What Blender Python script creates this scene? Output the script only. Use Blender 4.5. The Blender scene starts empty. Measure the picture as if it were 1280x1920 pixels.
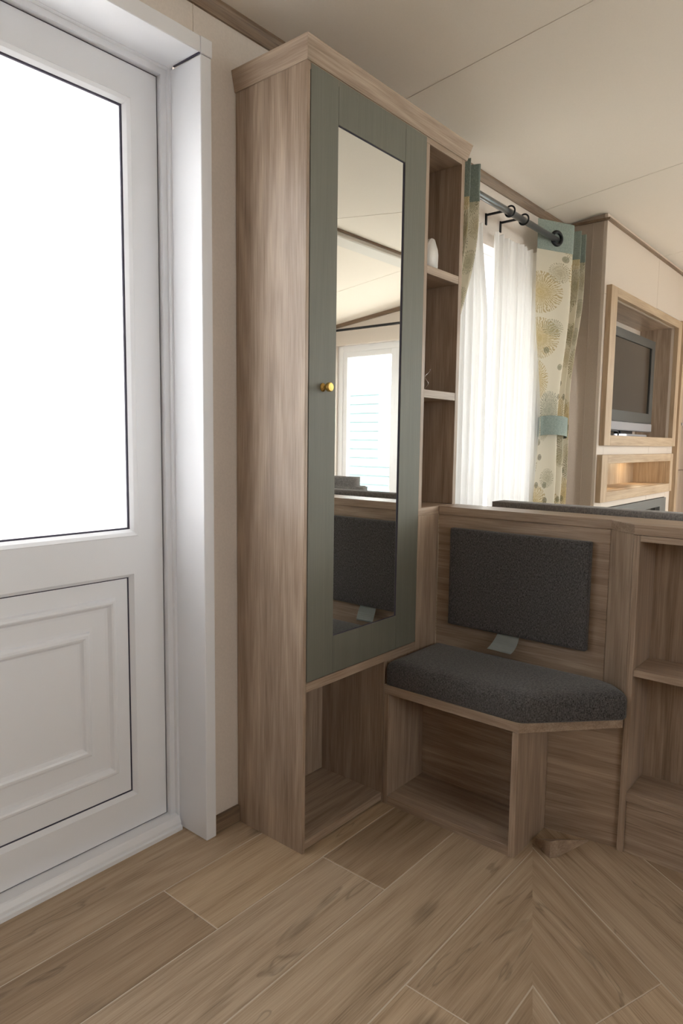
import bpy, bmesh, math, random
from mathutils import Vector, Matrix
random.seed(7)
SC = bpy.context.scene
COL = SC.collection

# ------------------------------------------------------------------ camera
cam_d = bpy.data.cameras.new('camera'); cam = bpy.data.objects.new('camera', cam_d); COL.objects.link(cam)
cam_d.sensor_fit = 'HORIZONTAL'; cam_d.sensor_width = 36.0; cam_d.lens = 36.0*1277.46/1280.0
cam_d.clip_start = 0.02
_y, _p, _r = (math.radians(a) for a in (39.8183, 5.84375, 0.71334))
_f = Vector((math.cos(_y)*math.cos(_p), math.sin(_y)*math.cos(_p), -math.sin(_p)))
_rt = Vector((math.sin(_y), -math.cos(_y), 0)); _up = _rt.cross(_f)
_R = _rt*math.cos(_r)+_up*math.sin(_r); _U = -_rt*math.sin(_r)+_up*math.cos(_r)
cam.matrix_world = Matrix(((_R.x, _U.x, -_f.x, 0), (_R.y, _U.y, -_f.y, 0), (_R.z, _U.z, -_f.z, 1.05), (0, 0, 0, 1)))
SC.camera = cam

# ------------------------------------------------------------------ world, daylight portals, exposure
W = bpy.data.worlds.new('overcast_sky'); SC.world = W; W.use_nodes = True
W.node_tree.nodes['Background'].inputs[0].default_value = (1.0, 0.99, 0.975, 1)
W.node_tree.nodes['Background'].inputs[1].default_value = 9.0
def portal(name, loc, rot, sx, sy):
    l = bpy.data.lights.new(name, 'AREA'); l.shape = 'RECTANGLE'; l.size = sx; l.size_y = sy
    l.cycles.is_portal = True
    o = bpy.data.objects.new(name, l); COL.objects.link(o); o.location = loc; o.rotation_euler = rot
PI = math.pi
portal('daylight_portal_gable', (5.16, -0.95, 1.15), (0, PI/2, 0), 1.7, 2.5)
portal('daylight_portal_lounge', (2.55, 1.53, 1.28), (-PI/2, 0, 0), 1.1, 1.2)
portal('daylight_portal_kitchen', (0.0, -2.60, 1.5), (PI/2, 0, 0), 1.4, .8)
portal('daylight_portal_dining', (3.0, -2.60, 1.33), (PI/2, 0, 0), 1.8, 1.1)
SC.view_settings.view_transform = 'Standard'; SC.view_settings.look = 'None'
SC.view_settings.gamma = 1.0; SC.view_settings.use_curve_mapping = False
SC.view_settings.exposure = 0.75
try:
    SC.cycles.use_denoising = True; SC.cycles.max_bounces = 14; SC.cycles.diffuse_bounces = 8
    SC.cycles.transparent_max_bounces = 16; SC.cycles.sample_clamp_indirect = 6.0
except Exception: pass

# ------------------------------------------------------------------ materials
def srgb(r, g, b):
    f = lambda c: (c/255/12.92) if c/255 <= .04045 else ((c/255+.055)/1.055)**2.4
    return (f(r), f(g), f(b), 1)
def newmat(name):
    m = bpy.data.materials.new(name); m.use_nodes = True
    nt = m.node_tree; b = nt.nodes['Principled BSDF']; return m, nt, b
def N(nt, t, **kw):
    n = nt.nodes.new(t)
    for k, v in kw.items(): setattr(n, k, v)
    return n
def math_node(nt, op, a, b=None, clamp=False):
    n = nt.nodes.new('ShaderNodeMath'); n.operation = op; n.use_clamp = clamp
    for i, v in enumerate((a, b)):
        if v is None: continue
        if isinstance(v, (int, float)): n.inputs[i].default_value = v
        else: nt.links.new(v, n.inputs[i])
    return n.outputs[0]
def ramp(nt, fac, stops):
    r = nt.nodes.new('ShaderNodeValToRGB'); e = r.color_ramp.elements
    while len(e) > 1: e.remove(e[-1])
    e[0].position, e[0].color = stops[0]
    for p, c in stops[1:]:
        x = e.new(p); x.color = c
    nt.links.new(fac, r.inputs[0]); return r.outputs[0]
def bump(nt, b, h, strength, dist):
    n = nt.nodes.new('ShaderNodeBump'); n.inputs['Strength'].default_value = strength; n.inputs['Distance'].default_value = dist
    nt.links.new(h, n.inputs['Height']); nt.links.new(n.outputs[0], b.inputs['Normal'])
def plain(name, col, rough=.5, metal=0.0, spec=.5, noise=0.0, nscale=60, bstr=0.0):
    m, nt, b = newmat(name)
    b.inputs['Roughness'].default_value = rough; b.inputs['Metallic'].default_value = metal
    b.inputs['Specular IOR Level'].default_value = spec
    tc = N(nt, 'ShaderNodeTexCoord'); nz = N(nt, 'ShaderNodeTexNoise'); nz.inputs['Scale'].default_value = nscale; nz.inputs['Detail'].default_value = 3
    nt.links.new(tc.outputs['Object'], nz.inputs['Vector'])
    a = tuple(c*(1-noise) for c in col[:3])+(1,); c = tuple(min(1, c*(1+noise)) for c in col[:3])+(1,)
    nt.links.new(ramp(nt, nz.outputs[0], [(.3, a), (.7, c)]), b.inputs['Base Color'])
    if bstr: bump(nt, b, nz.outputs[0], bstr, .002)
    return m
def wood(name, axis, dark, mid, light, rough=.45, tint=False, contrast=1.0, seed=0.0, cross=1.0, knots=False, spec=.4):
    """oak-effect grain running along axis (0,1,2), in object space"""
    m, nt, b = newmat(name); L = nt.links.new
    b.inputs['Roughness'].default_value = rough; b.inputs['Specular IOR Level'].default_value = spec
    tc = N(nt, 'ShaderNodeTexCoord'); oi = N(nt, 'ShaderNodeObjectInfo')
    off = N(nt, 'ShaderNodeVectorMath', operation='SCALE'); off.inputs[0].default_value = (17.3, 9.1, 23.7); L(oi.outputs['Random'], off.inputs['Scale'])
    add = N(nt, 'ShaderNodeVectorMath', operation='ADD'); L(tc.outputs['Object'], add.inputs[0]); L(off.outputs[0], add.inputs[1])
    def mp(al, ac):
        n = N(nt, 'ShaderNodeMapping'); s = [ac, ac, ac]; s[axis] = al; n.inputs['Scale'].default_value = s
        n.inputs['Location'].default_value = (seed, seed*.7, seed*1.3); L(add.outputs[0], n.inputs['Vector']); return n.outputs[0]
    n1 = N(nt, 'ShaderNodeTexNoise'); n1.inputs['Scale'].default_value = 1; n1.inputs['Detail'].default_value = 5; n1.inputs['Distortion'].default_value = .9
    L(mp(1.5, 26*cross), n1.inputs['Vector'])
    n2 = N(nt, 'ShaderNodeTexNoise'); n2.inputs['Scale'].default_value = 1; n2.inputs['Detail'].default_value = 4; n2.inputs['Distortion'].default_value = .25
    L(mp(9, 330*cross), n2.inputs['Vector'])
    n3 = N(nt, 'ShaderNodeTexNoise'); n3.inputs['Scale'].default_value = 1; n3.inputs['Detail'].default_value = 2
    L(mp(.55, 4.5*cross), n3.inputs['Vector'])
    # cathedral figure: bands of the slow noise
    s = math_node(nt, 'SINE', math_node(nt, 'MULTIPLY', n3.outputs[0], 95.0))
    s = math_node(nt, 'MULTIPLY', s, math_node(nt, 'MULTIPLY', n1.outputs[0], .07))
    f = math_node(nt, 'ADD', math_node(nt, 'MULTIPLY', n1.outputs[0], .48), math_node(nt, 'MULTIPLY', n2.outputs[0], .52))
    f = math_node(nt, 'ADD', f, s)
    f = math_node(nt, 'ADD', math_node(nt, 'MULTIPLY', math_node(nt, 'SUBTRACT', f, .5), contrast), .5)
    colr = ramp(nt, f, [(.30, dark), (.47, mid), (.68, light)])
    if knots:
        vo = N(nt, 'ShaderNodeTexVoronoi'); vo.inputs['Scale'].default_value = 1; L(mp(2.6, 5.5), vo.inputs['Vector'])
        wn = math_node(nt, 'ADD', vo.outputs['Distance'], math_node(nt, 'MULTIPLY', math_node(nt, 'SUBTRACT', n1.outputs[0], .5), .22))
        km = N(nt, 'ShaderNodeMapRange'); km.inputs['From Min'].default_value = .02; km.inputs['From Max'].default_value = .17; km.inputs['To Min'].default_value = .38; km.inputs['To Max'].default_value = 1
        L(wn, km.inputs['Value'])
        # dark drying cracks along the grain
        n5 = N(nt, 'ShaderNodeTexNoise'); n5.inputs['Scale'].default_value = 1; n5.inputs['Detail'].default_value = 3; n5.inputs['Distortion'].default_value = 1.2
        L(mp(2.2, 9), n5.inputs['Vector'])
        ck = math_node(nt, 'ABSOLUTE', math_node(nt, 'SUBTRACT', n5.outputs[0], .66))
        cm = N(nt, 'ShaderNodeMapRange'); cm.inputs['From Min'].default_value = .0; cm.inputs['From Max'].default_value = .02; cm.inputs['To Min'].default_value = .68; cm.inputs['To Max'].default_value = 1
        L(ck, cm.inputs['Value'])
        mm = N(nt, 'ShaderNodeMix', data_type='RGBA', blend_type='MULTIPLY'); mm.inputs['Factor'].default_value = 1
        L(colr, mm.inputs['A']); L(math_node(nt, 'MULTIPLY', km.outputs[0], cm.outputs[0]), mm.inputs['B']); colr = mm.outputs['Result']
    if tint:
        mx = N(nt, 'ShaderNodeMix', data_type='RGBA', blend_type='MULTIPLY'); mx.inputs['Factor'].default_value = 1
        L(colr, mx.inputs['A']); L(oi.outputs['Color'], mx.inputs['B']); colr = mx.outputs['Result']
    L(colr, b.inputs['Base Color'])
    bump(nt, b, n2.outputs[0], .45, .0012)
    return m
OAK = (srgb(116, 98, 83), srgb(157, 137, 119), srgb(190, 171, 152))
M = {}
for ax, nm in ((0, 'x'), (1, 'y'), (2, 'z')):
    M['oak_'+nm] = wood('oak_effect_'+nm, ax, *OAK, rough=.36, contrast=.82, spec=.5)
    M['pale_'+nm] = wood('pale_oak_'+nm, ax, srgb(140, 115, 90), srgb(172, 148, 121), srgb(194, 172, 145), rough=.5, contrast=.8)
M['trim'] = wood('oak_trim', 0, srgb(88, 70, 54), srgb(120, 99, 80), srgb(145, 124, 103))
M['trim_y'] = wood('oak_trim_across', 1, srgb(88, 70, 54), srgb(120, 99, 80), srgb(145, 124, 103))
M['plank'] = wood('floor_oak', 0, srgb(128, 109, 87), srgb(174, 153, 129), srgb(198, 179, 155), rough=.5, tint=True, contrast=.8, knots=True, cross=1.1, spec=.3)
M['grout'] = plain('floor_joint', srgb(205, 193, 177), .8)
M['green'] = wood('sage_painted_wood', 2, srgb(103, 103, 93), srgb(111, 111, 101), srgb(118, 118, 108), rough=.5, contrast=.7, cross=2.0)
M['upvc'] = plain('white_upvc', srgb(230, 232, 237), .32, spec=.5)
M['gasket'] = plain('dark_gasket_and_gap', srgb(52, 48, 66), .6)
M['wallvinyl'] = plain('beige_wall_vinyl', srgb(214, 205, 197), .55, noise=.035, nscale=170, bstr=.12)
M['taupe'] = plain('taupe_side_vinyl', srgb(176, 162, 149), .6, noise=.03, nscale=170)
M['panelvinyl'] = plain('cream_panel_vinyl', srgb(206, 193, 180), .5, noise=.02, nscale=170)
M['ceil'] = plain('ceiling_board', srgb(229, 221, 211), .7, noise=.012, nscale=200)
M['ceilstrip'] = plain('ceiling_seam_strip', srgb(226, 218, 208), .6)
M['brass'] = plain('brushed_brass', srgb(214, 178, 104), .25, 1.0, noise=.05)
M['black'] = plain('black_metal', srgb(32, 33, 36), .4, .6)
M['steel'] = plain('pewter_pole', srgb(118, 120, 123), .3, .9)
M['white_cer'] = plain('white_ceramic', srgb(228, 224, 218), .35)
M['wire'] = plain('silver_wire', srgb(200, 200, 205), .25, .9)
M['darkgrey'] = plain('charcoal_plastic', srgb(66, 66, 64), .38)
M['silver'] = plain('silver_plastic', srgb(178, 178, 184), .3, .5)
M['screen'] = plain('tv_screen', srgb(30, 28, 26), .12, spec=.7)
M['fireblack'] = plain('firebox_black', srgb(14, 14, 14), .6)
M['firegrey'] = plain('fire_surround_grey', srgb(112, 113, 112), .4, .3)
M['clad'] = plain('pale_cladding', srgb(96, 114, 116), .7)
M['ground'] = plain('gravel_ground', srgb(186, 182, 174), .9, noise=.3, nscale=30)
M['outer'] = plain('outer_skin', srgb(200, 200, 195), .8)
M['cable'] = plain('black_cable', srgb(22, 22, 24), .5)

def fabric(name, c1, c2, sc=850, rough=.95):
    m, nt, b = newmat(name); L = nt.links.new
    b.inputs['Roughness'].default_value = rough; b.inputs['Specular IOR Level'].default_value = .15
    b.inputs['Sheen Weight'].default_value = .25; b.inputs['Sheen Roughness'].default_value = .5
    tc = N(nt, 'ShaderNodeTexCoord'); mp = N(nt, 'ShaderNodeMapping'); mp.inputs['Scale'].default_value = (sc, sc, sc*.28); L(tc.outputs['Object'], mp.inputs['Vector'])
    n1 = N(nt, 'ShaderNodeTexNoise'); n1.inputs['Scale'].default_value = 1; n1.inputs['Detail'].default_value = 3; L(mp.outputs[0], n1.inputs['Vector'])
    mp2 = N(nt, 'ShaderNodeMapping'); mp2.inputs['Scale'].default_value = (sc*.3, sc*.3, sc*1.1); L(tc.outputs['Object'], mp2.inputs['Vector'])
    n2 = N(nt, 'ShaderNodeTexNoise'); n2.inputs['Scale'].default_value = 1; n2.inputs['Detail'].default_value = 2; L(mp2.outputs[0], n2.inputs['Vector'])
    f = math_node(nt, 'ADD', math_node(nt, 'MULTIPLY', n1.outputs[0], .6), math_node(nt, 'MULTIPLY', n2.outputs[0], .4))
    L(ramp(nt, f, [(.38, c1), (.62, c2)]), b.inputs['Base Color']); bump(nt, b, f, .7, .0015)
    return m
M['charcoal'] = fabric('charcoal_weave', srgb(38, 37, 39), srgb(106, 104, 104), 620)
M['sofa'] = fabric('grey_sofa_chenille', srgb(124, 122, 124), srgb(168, 165, 164), 450)
M['teal'] = fabric('sage_teal_cotton', srgb(120, 133, 127), srgb(148, 159, 152), 500)

def mix_shader(nt, fac, a, b):
    n = nt.nodes.new('ShaderNodeMixShader')
    if isinstance(fac, (int, float)): n.inputs[0].default_value = fac
    else: nt.links.new(fac, n.inputs[0])
    nt.links.new(a, n.inputs[1]); nt.links.new(b, n.inputs[2]); return n.outputs[0]
def glass_mat(name):
    m = bpy.data.materials.new(name); m.use_nodes = True; nt = m.node_tree; nt.nodes.clear()
    o = N(nt, 'ShaderNodeOutputMaterial'); t = N(nt, 'ShaderNodeBsdfTransparent'); g = N(nt, 'ShaderNodeBsdfGlossy'); g.inputs['Roughness'].default_value = .02
    t.inputs[0].default_value = (.96, .98, .98, 1)
    nt.links.new(mix_shader(nt, .05, t.outputs[0], g.outputs[0]), o.inputs[0]); return m
M['glass'] = glass_mat('clear_window_glass')
def frosted():
    m = bpy.data.materials.new('frosted_glass'); m.use_nodes = True; nt = m.node_tree; nt.nodes.clear()
    o = N(nt, 'ShaderNodeOutputMaterial'); tr = N(nt, 'ShaderNodeBsdfTranslucent'); tr.inputs[0].default_value = (.66, .665, .67, 1)
    tc = N(nt, 'ShaderNodeTexCoord'); nz = N(nt, 'ShaderNodeTexNoise'); nz.inputs['Scale'].default_value = 260; nt.links.new(tc.outputs['Object'], nz.inputs['Vector'])
    bp = N(nt, 'ShaderNodeBump'); bp.inputs['Strength'].default_value = .5; bp.inputs['Distance'].default_value = .002; nt.links.new(nz.outputs[0], bp.inputs['Height'])
    rf = N(nt, 'ShaderNodeBsdfRefraction'); rf.inputs['Roughness'].default_value = .28; rf.inputs['IOR'].default_value = 1.08; rf.inputs[0].default_value = (.66, .665, .67, 1)
    nt.links.new(bp.outputs[0], rf.inputs['Normal'])
    gl = N(nt, 'ShaderNodeBsdfGlossy'); gl.inputs['Roughness'].default_value = .2
    s = mix_shader(nt, .5, tr.outputs[0], rf.outputs[0])
    nt.links.new(mix_shader(nt, .04, s, gl.outputs[0]), o.inputs[0]); return m
M['frost'] = frosted()
def sheer():
    m = bpy.data.materials.new('white_voile'); m.use_nodes = True; nt = m.node_tree; nt.nodes.clear()
    o = N(nt, 'ShaderNodeOutputMaterial'); t = N(nt, 'ShaderNodeBsdfTransparent'); tr = N(nt, 'ShaderNodeBsdfTranslucent'); d = N(nt, 'ShaderNodeBsdfDiffuse')
    tr.inputs[0].default_value = (.93, .93, .92, 1); d.inputs[0].default_value = (.86, .85, .84, 1)
    s = mix_shader(nt, .955, tr.outputs[0], d.outputs[0])
    nt.links.new(mix_shader(nt, .99, t.outputs[0], s), o.inputs[0]); return m
M['voile'] = sheer()
def mirror_mat():
    m, nt, b = newmat('mirror_silver'); b.inputs['Base Color'].default_value = (.9, .92, .91, 1); b.inputs['Metallic'].default_value = 1; b.inputs['Roughness'].default_value = .012
    return m
M['mirror'] = mirror_mat()
def curtain_mat():
    m, nt, b = newmat('floral_curtain_cloth'); L = nt.links.new
    b.inputs['Roughness'].default_value = .9; b.inputs['Specular IOR Level'].default_value = .1
    uv = N(nt, 'ShaderNodeUVMap'); uv.uv_map = 'UVMap'
    nz = N(nt, 'ShaderNodeTexNoise'); nz.inputs['Scale'].default_value = 40; L(uv.outputs[0], nz.inputs['Vector'])
    col = None
    base = srgb(230, 224, 208)
    rgb = N(nt, 'ShaderNodeRGB'); rgb.outputs[0].default_value = base; col = rgb.outputs[0]
    def heads(scale, seed, rmax, spokes, palette, thin, amount):
        nonlocal col
        mp = N(nt, 'ShaderNodeMapping'); mp.inputs['Location'].default_value = (seed, seed*.37, 0); mp.inputs['Scale'].default_value = (scale, scale, scale)
        L(uv.outputs[0], mp.inputs['Vector'])
        vo = N(nt, 'ShaderNodeTexVoronoi', voronoi_dimensions='2D'); vo.inputs['Scale'].default_value = 1; vo.inputs['Randomness'].default_value = .75
        L(mp.outputs[0], vo.inputs['Vector'])
        d = N(nt, 'ShaderNodeVectorMath', operation='SUBTRACT'); L(mp.outputs[0], d.inputs[0]); L(vo.outputs['Position'], d.inputs[1])
        sp = N(nt, 'ShaderNodeSeparateXYZ'); L(d.outputs[0], sp.inputs[0])
        ang = math_node(nt, 'ARCTAN2', sp.outputs[1], sp.outputs[0])
        rad = vo.outputs['Distance']
        wob = math_node(nt, 'MULTIPLY', nz.outputs[0], 16.0)
        sn = math_node(nt, 'SINE', math_node(nt, 'ADD', math_node(nt, 'MULTIPLY', ang, float(spokes)), wob))
        sn2 = math_node(nt, 'SINE', math_node(nt, 'ADD', math_node(nt, 'MULTIPLY', rad, 60.0), math_node(nt, 'MULTIPLY', nz.outputs[0], 22.0)))
        sn = math_node(nt, 'ADD', sn, math_node(nt, 'MULTIPLY', sn2, .5))
        spk = math_node(nt, 'GREATER_THAN', sn, thin)
        inn = math_node(nt, 'LESS_THAN', rad, rmax)
        sc_ = N(nt, 'ShaderNodeSeparateColor'); L(vo.outputs['Color'], sc_.inputs[0])
        on = math_node(nt, 'LESS_THAN', sc_.outputs[1], amount)
        fac = math_node(nt, 'MULTIPLY', math_node(nt, 'MULTIPLY', spk, inn), on)
        pc = ramp(nt, sc_.outputs[0], palette)
        # soft coloured wash under the strokes
        ws = N(nt, 'ShaderNodeMapRange'); ws.inputs['From Min'].default_value = 0; ws.inputs['From Max'].default_value = rmax; ws.inputs['To Min'].default_value = .5; ws.inputs['To Max'].default_value = 0
        L(rad, ws.inputs['Value'])
        m0 = N(nt, 'ShaderNodeMix', data_type='RGBA'); L(math_node(nt, 'MULTIPLY', ws.outputs[0], on), m0.inputs['Factor']); L(col, m0.inputs['A']); L(pc, m0.inputs['B'])
        m1 = N(nt, 'ShaderNodeMix', data_type='RGBA'); L(math_node(nt, 'MULTIPLY', fac, .6), m1.inputs['Factor']); L(m0.outputs['Result'], m1.inputs['A'])
        dk = N(nt, 'ShaderNodeMix', data_type='RGBA', blend_type='MULTIPLY'); dk.inputs['Factor'].default_value = 1; L(pc, dk.inputs['A']); dk.inputs['B'].default_value = (.62, .6, .55, 1)
        L(dk.outputs['Result'], m1.inputs['B']); col = m1.outputs['Result']
    heads(5.2, 3.1, .46, 44, [(0, srgb(220, 186, 80)), (.42, srgb(206, 178, 92)), (.5, srgb(150, 142, 104)), (.72, srgb(140, 152, 138)), (1, srgb(196, 170, 122))], .25, .8)
    heads(9.0, 5.7, .40, 30, [(0, srgb(196, 186, 140)), (.5, srgb(158, 160, 130)), (1, srgb(206, 190, 150))], .5, .45)
    heads(15, 8.4, .22, 2, [(0, srgb(150, 148, 118)), (.6, srgb(160, 160, 134)), (1, srgb(128, 122, 104))], -1.2, .18)
    L(col, b.inputs['Base Color'])
    # cloth lets some daylight through
    out = nt.nodes['Material Output']; tl = N(nt, 'ShaderNodeBsdfTranslucent'); L(col, tl.inputs[0])
    L(mix_shader(nt, .42, b.outputs[0], tl.outputs[0]), out.inputs[0])
    return m
M['floral'] = curtain_mat()

# ------------------------------------------------------------------ building helpers
def tag(o, label=None, cat=None, group=None, kind=None):
    if label: o['label'] = label
    if cat: o['category'] = cat
    if group: o['group'] = group
    if kind: o['kind'] = kind
    return o
def thing(name, loc, label=None, cat=None, kind=None, group=None):
    o = bpy.data.objects.new(name, None); COL.objects.link(o); o.location = loc; o.empty_display_size = .05
    return tag(o, label, cat, group, kind)
def obj(name, bm, mat, parent=None, smooth=False, origin=None):
    """bm holds world coordinates; the object keeps them relative to its parent (or origin)"""
    off = Vector((0, 0, 0)); q = parent
    while q is not None: off += Vector(q.location); q = q.parent
    loc = Vector(origin) if origin else Vector((0, 0, 0))
    bmesh.ops.translate(bm, verts=bm.verts, vec=-(loc if origin else off))
    bmesh.ops.recalc_face_normals(bm, faces=bm.faces)
    me = bpy.data.meshes.new(name); bm.to_mesh(me); bm.free()
    if smooth:
        for p in me.polygons: p.use_smooth = True
    me.materials.append(M[mat] if isinstance(mat, str) else mat)
    o = bpy.data.objects.new(name, me); COL.objects.link(o)
    if origin: o.location = loc-off
    o.parent = parent
    return o
def B(): return bmesh.new()
def abox(bm, x0, x1, y0, y1, z0, z1, bev=0.0):
    t = bmesh.new(); bmesh.ops.create_cube(t, size=1)
    for v in t.verts:
        v.co = Vector(((x0+x1)/2+v.co.x*(x1-x0), (y0+y1)/2+v.co.y*(y1-y0), (z0+z1)/2+v.co.z*(z1-z0)))
    if bev: bmesh.ops.bevel(t, geom=t.edges[:], offset=bev, segments=1, affect='EDGES')
    me = bpy.data.meshes.new('t'); t.to_mesh(me); t.free(); bm.from_mesh(me); bpy.data.meshes.remove(me)
    return bm
def box(name, mat, parent, x0, x1, y0, y1, z0, z1, bev=.0012):
    return obj(name, abox(B(), x0, x1, y0, y1, z0, z1, bev), mat, parent)
def aprism(bm, pts, z0, z1, bev=0.0, seg=1, plane='xy'):
    t = bmesh.new()
    f = lambda p, h: Vector((p[0], p[1], h)) if plane == 'xy' else (Vector((p[0], h, p[1])) if plane == 'xz' else Vector((h, p[0], p[1])))
    lo = [t.verts.new(f(p, z0)) for p in pts]; hi = [t.verts.new(f(p, z1)) for p in pts]; n = len(pts)
    t.faces.new(lo); t.faces.new(hi)
    for i in range(n): t.faces.new((lo[i], lo[(i+1) % n], hi[(i+1) % n], hi[i]))
    bmesh.ops.recalc_face_normals(t, faces=t.faces)
    if bev: bmesh.ops.bevel(t, geom=t.edges[:], offset=bev, segments=seg, affect='EDGES', clamp_overlap=True)
    me = bpy.data.meshes.new('t'); t.to_mesh(me); t.free(); bm.from_mesh(me); bpy.data.meshes.remove(me)
    return bm
def aring(bm, rings, close_first=False, close_last=True):
    """rings: list of equally long loops of points, lofted"""
    vs = [[bm.verts.new(p) for p in r] for r in rings]; n = len(rings[0])
    for a, b in zip(vs, vs[1:]):
        for i in range(n): bm.faces.new((a[i], a[(i+1) % n], b[(i+1) % n], b[i]))
    if close_first: bm.faces.new(vs[0])
    if close_last: bm.faces.new(vs[-1])
    return bm
def rect_loft(x0, x1, z0, z1, prof, yf, close=True):
    """nested rectangles in an xz plane: prof = [(inset, y offset towards the room)], mitred"""
    bm = B()
    return aring(bm, [[(x0+i, yf-h, z0+i), (x1-i, yf-h, z0+i), (x1-i, yf-h, z1-i), (x0+i, yf-h, z1-i)] for i, h in prof], False, close)
def atube(bm, pts, r, seg=12, cap=True):
    pts = [Vector(p) for p in pts]; rings = []
    up0 = None
    for i, p in enumerate(pts):
        d = (pts[min(i+1, len(pts)-1)]-pts[max(i-1, 0)]).normalized()
        if up0 is None: up0 = d.orthogonal().normalized()
        up0 = (up0-d*up0.dot(d)).normalized(); s = d.cross(up0)
        rr = r[i] if isinstance(r, (list, tuple)) else r
        rings.append([p+(up0*math.cos(2*PI*k/seg)+s*math.sin(2*PI*k/seg))*rr for k in range(seg)])
    return aring(bm, rings, cap, cap)
def alathe(bm, c, axis, prof, seg=24):
    """prof [(radius, distance along axis)]"""
    c = Vector(c); axis = Vector(axis).normalized(); u = axis.orthogonal().normalized(); w = axis.cross(u)
    return aring(bm, [[c+axis*h+(u*math.cos(2*PI*k/seg)+w*math.sin(2*PI*k/seg))*max(r, .0004) for k in range(seg)] for r, h in prof], True, True)
def atorus(bm, c, axis, R, r, seg=28, sec=8):
    c = Vector(c); axis = Vector(axis).normalized(); u = axis.orthogonal().normalized(); w = axis.cross(u); g = []
    for k in range(seg):
        d = u*math.cos(2*PI*k/seg)+w*math.sin(2*PI*k/seg)
        g.append([bm.verts.new(c+d*(R+r*math.cos(2*PI*j/sec))+axis*r*math.sin(2*PI*j/sec)) for j in range(sec)])
    for k in range(seg):
        for j in range(sec):
            bm.faces.new((g[k][j], g[(k+1) % seg][j], g[(k+1) % seg][(j+1) % sec], g[k][(j+1) % sec]))
    return bm

WY = 1.366            # room face of the door/window wall
KS = 0.12             # ceiling slope
RY = -0.55            # ridge line
ceil_z = lambda y: 2.092+KS*(WY-y) if y >= RY else 2.092+KS*(WY-RY)-KS*(RY-y)
OY, XE, XG = -2.466, -2.2, 5.0

# ------------------------------------------------------------------ floor with planks
fl = box('floor', 'grout', None, XE-.1, XG+.1, OY-.1, WY+.16, -.06, -.0010, 0)
tag(fl, 'oak-effect plank floor with pale joints and a chevron join at right', 'floor', kind='structure')
def clip(poly, p0, n):
    out = []
    for i in range(len(poly)):
        a, b = poly[i], poly[(i+1) % len(poly)]
        da = (a[0]-p0[0])*n[0]+(a[1]-p0[1])*n[1]; db = (b[0]-p0[0])*n[0]+(b[1]-p0[1])*n[1]
        if da >= 0: out.append(a)
        if (da >= 0) != (db >= 0):
            t = da/(da-db); out.append((a[0]+t*(b[0]-a[0]), a[1]+t*(b[1]-a[1])))
    return out
S0 = (1.632, .692); sl = math.hypot(.526, .238); sd = (.526/sl, .238/sl); sn = (-sd[1], sd[0])
G = .0019
def plank(poly, ang, tone):
    area = abs(sum(poly[i][0]*poly[(i+1) % len(poly)][1]-poly[(i+1) % len(poly)][0]*poly[i][1] for i in range(len(poly))))/2 if len(poly) > 2 else 0
    if area < .0015: return
    cx = sum(p[0] for p in poly)/len(poly); cy = sum(p[1] for p in poly)/len(poly)
    c, s = math.cos(-ang), math.sin(-ang)
    loc = [((p[0]-cx)*c-(p[1]-cy)*s, (p[0]-cx)*s+(p[1]-cy)*c) for p in poly]
    bm = B(); n = len(loc)
    lo = [bm.verts.new((p[0], p[1], -.004)) for p in loc]; mi = [bm.verts.new((p[0], p[1], -.0010)) for p in loc]
    ins = []
    for p, q in zip(loc, poly):
        r = math.hypot(*p); k = max(0, 1-.0022/max(r, .01))
        if abs((q[0]-S0[0])*sn[0]+(q[1]-S0[1])*sn[1]) < .001: k = 1
        ins.append(bm.verts.new((p[0]*k, p[1]*k, 0)))
    for i in range(n):
        j = (i+1) % n; bm.faces.new((lo[i], lo[j], mi[j], mi[i])); bm.faces.new((mi[i], mi[j], ins[j], ins[i]))
    bm.faces.new(ins); bm.faces.new(lo)
    bmesh.ops.recalc_face_normals(bm, faces=bm.faces)
    me = bpy.data.meshes.new('plank'); bm.to_mesh(me); bm.free(); me.materials.append(M['plank'])
    o = bpy.data.objects.new('plank', me); COL.objects.link(o); o.parent = fl
    o.location = (cx, cy, 0); o.rotation_euler = (0, 0, ang); o.color = (*tone, 1)
T = {'n': (1, 1, 1), 'd': (.80, .76, .72), 'w': (1.05, 1.03, .98), 'g': (1.02, 1.03, 1.05), 'l': (1.1, 1.09, 1.07), 'm': (.92, .90, .88)}
rows = [1.46, 1.27, 1.076, .88, .682, .491]
while rows[-1] > OY: rows.append(rows[-1]-.1955)
joints = {0: ([-1.3, -.1], 'nmm'), 1: ([-.35, .891, 2.1], 'ndwn'), 2: ([0.0, 1.233], 'ngd'), 3: ([-.6, .45, 1.75], 'nmnm'), 4: ([-.2, 1.031, 2.2], 'nlmn')}
for i in range(len(rows)-1):
    y1, y0 = rows[i]-G, max(rows[i+1]+G, OY)
    js, tn = joints.get(i, ([XE+random.uniform(.3, 1.1)+1.22*k for k in range(4)], random.choices('ngwmdl', k=6)))
    xs = [XE]+list(js)+[1.93]
    for k in range(len(xs)-1):
        x0, x1 = xs[k]+G*.7, min(xs[k+1], 1.93)-G*.7
        if x1-x0 < .03: continue
        p = clip([(x0, y0), (x1, y0), (x1, y1), (x0, y1)], S0, sn)
        plank(p, 0, T[tn[k % len(tn)]])
uang = math.atan2(.828, .56); u = (.56, .828); wv = (-.828, .56)
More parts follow.
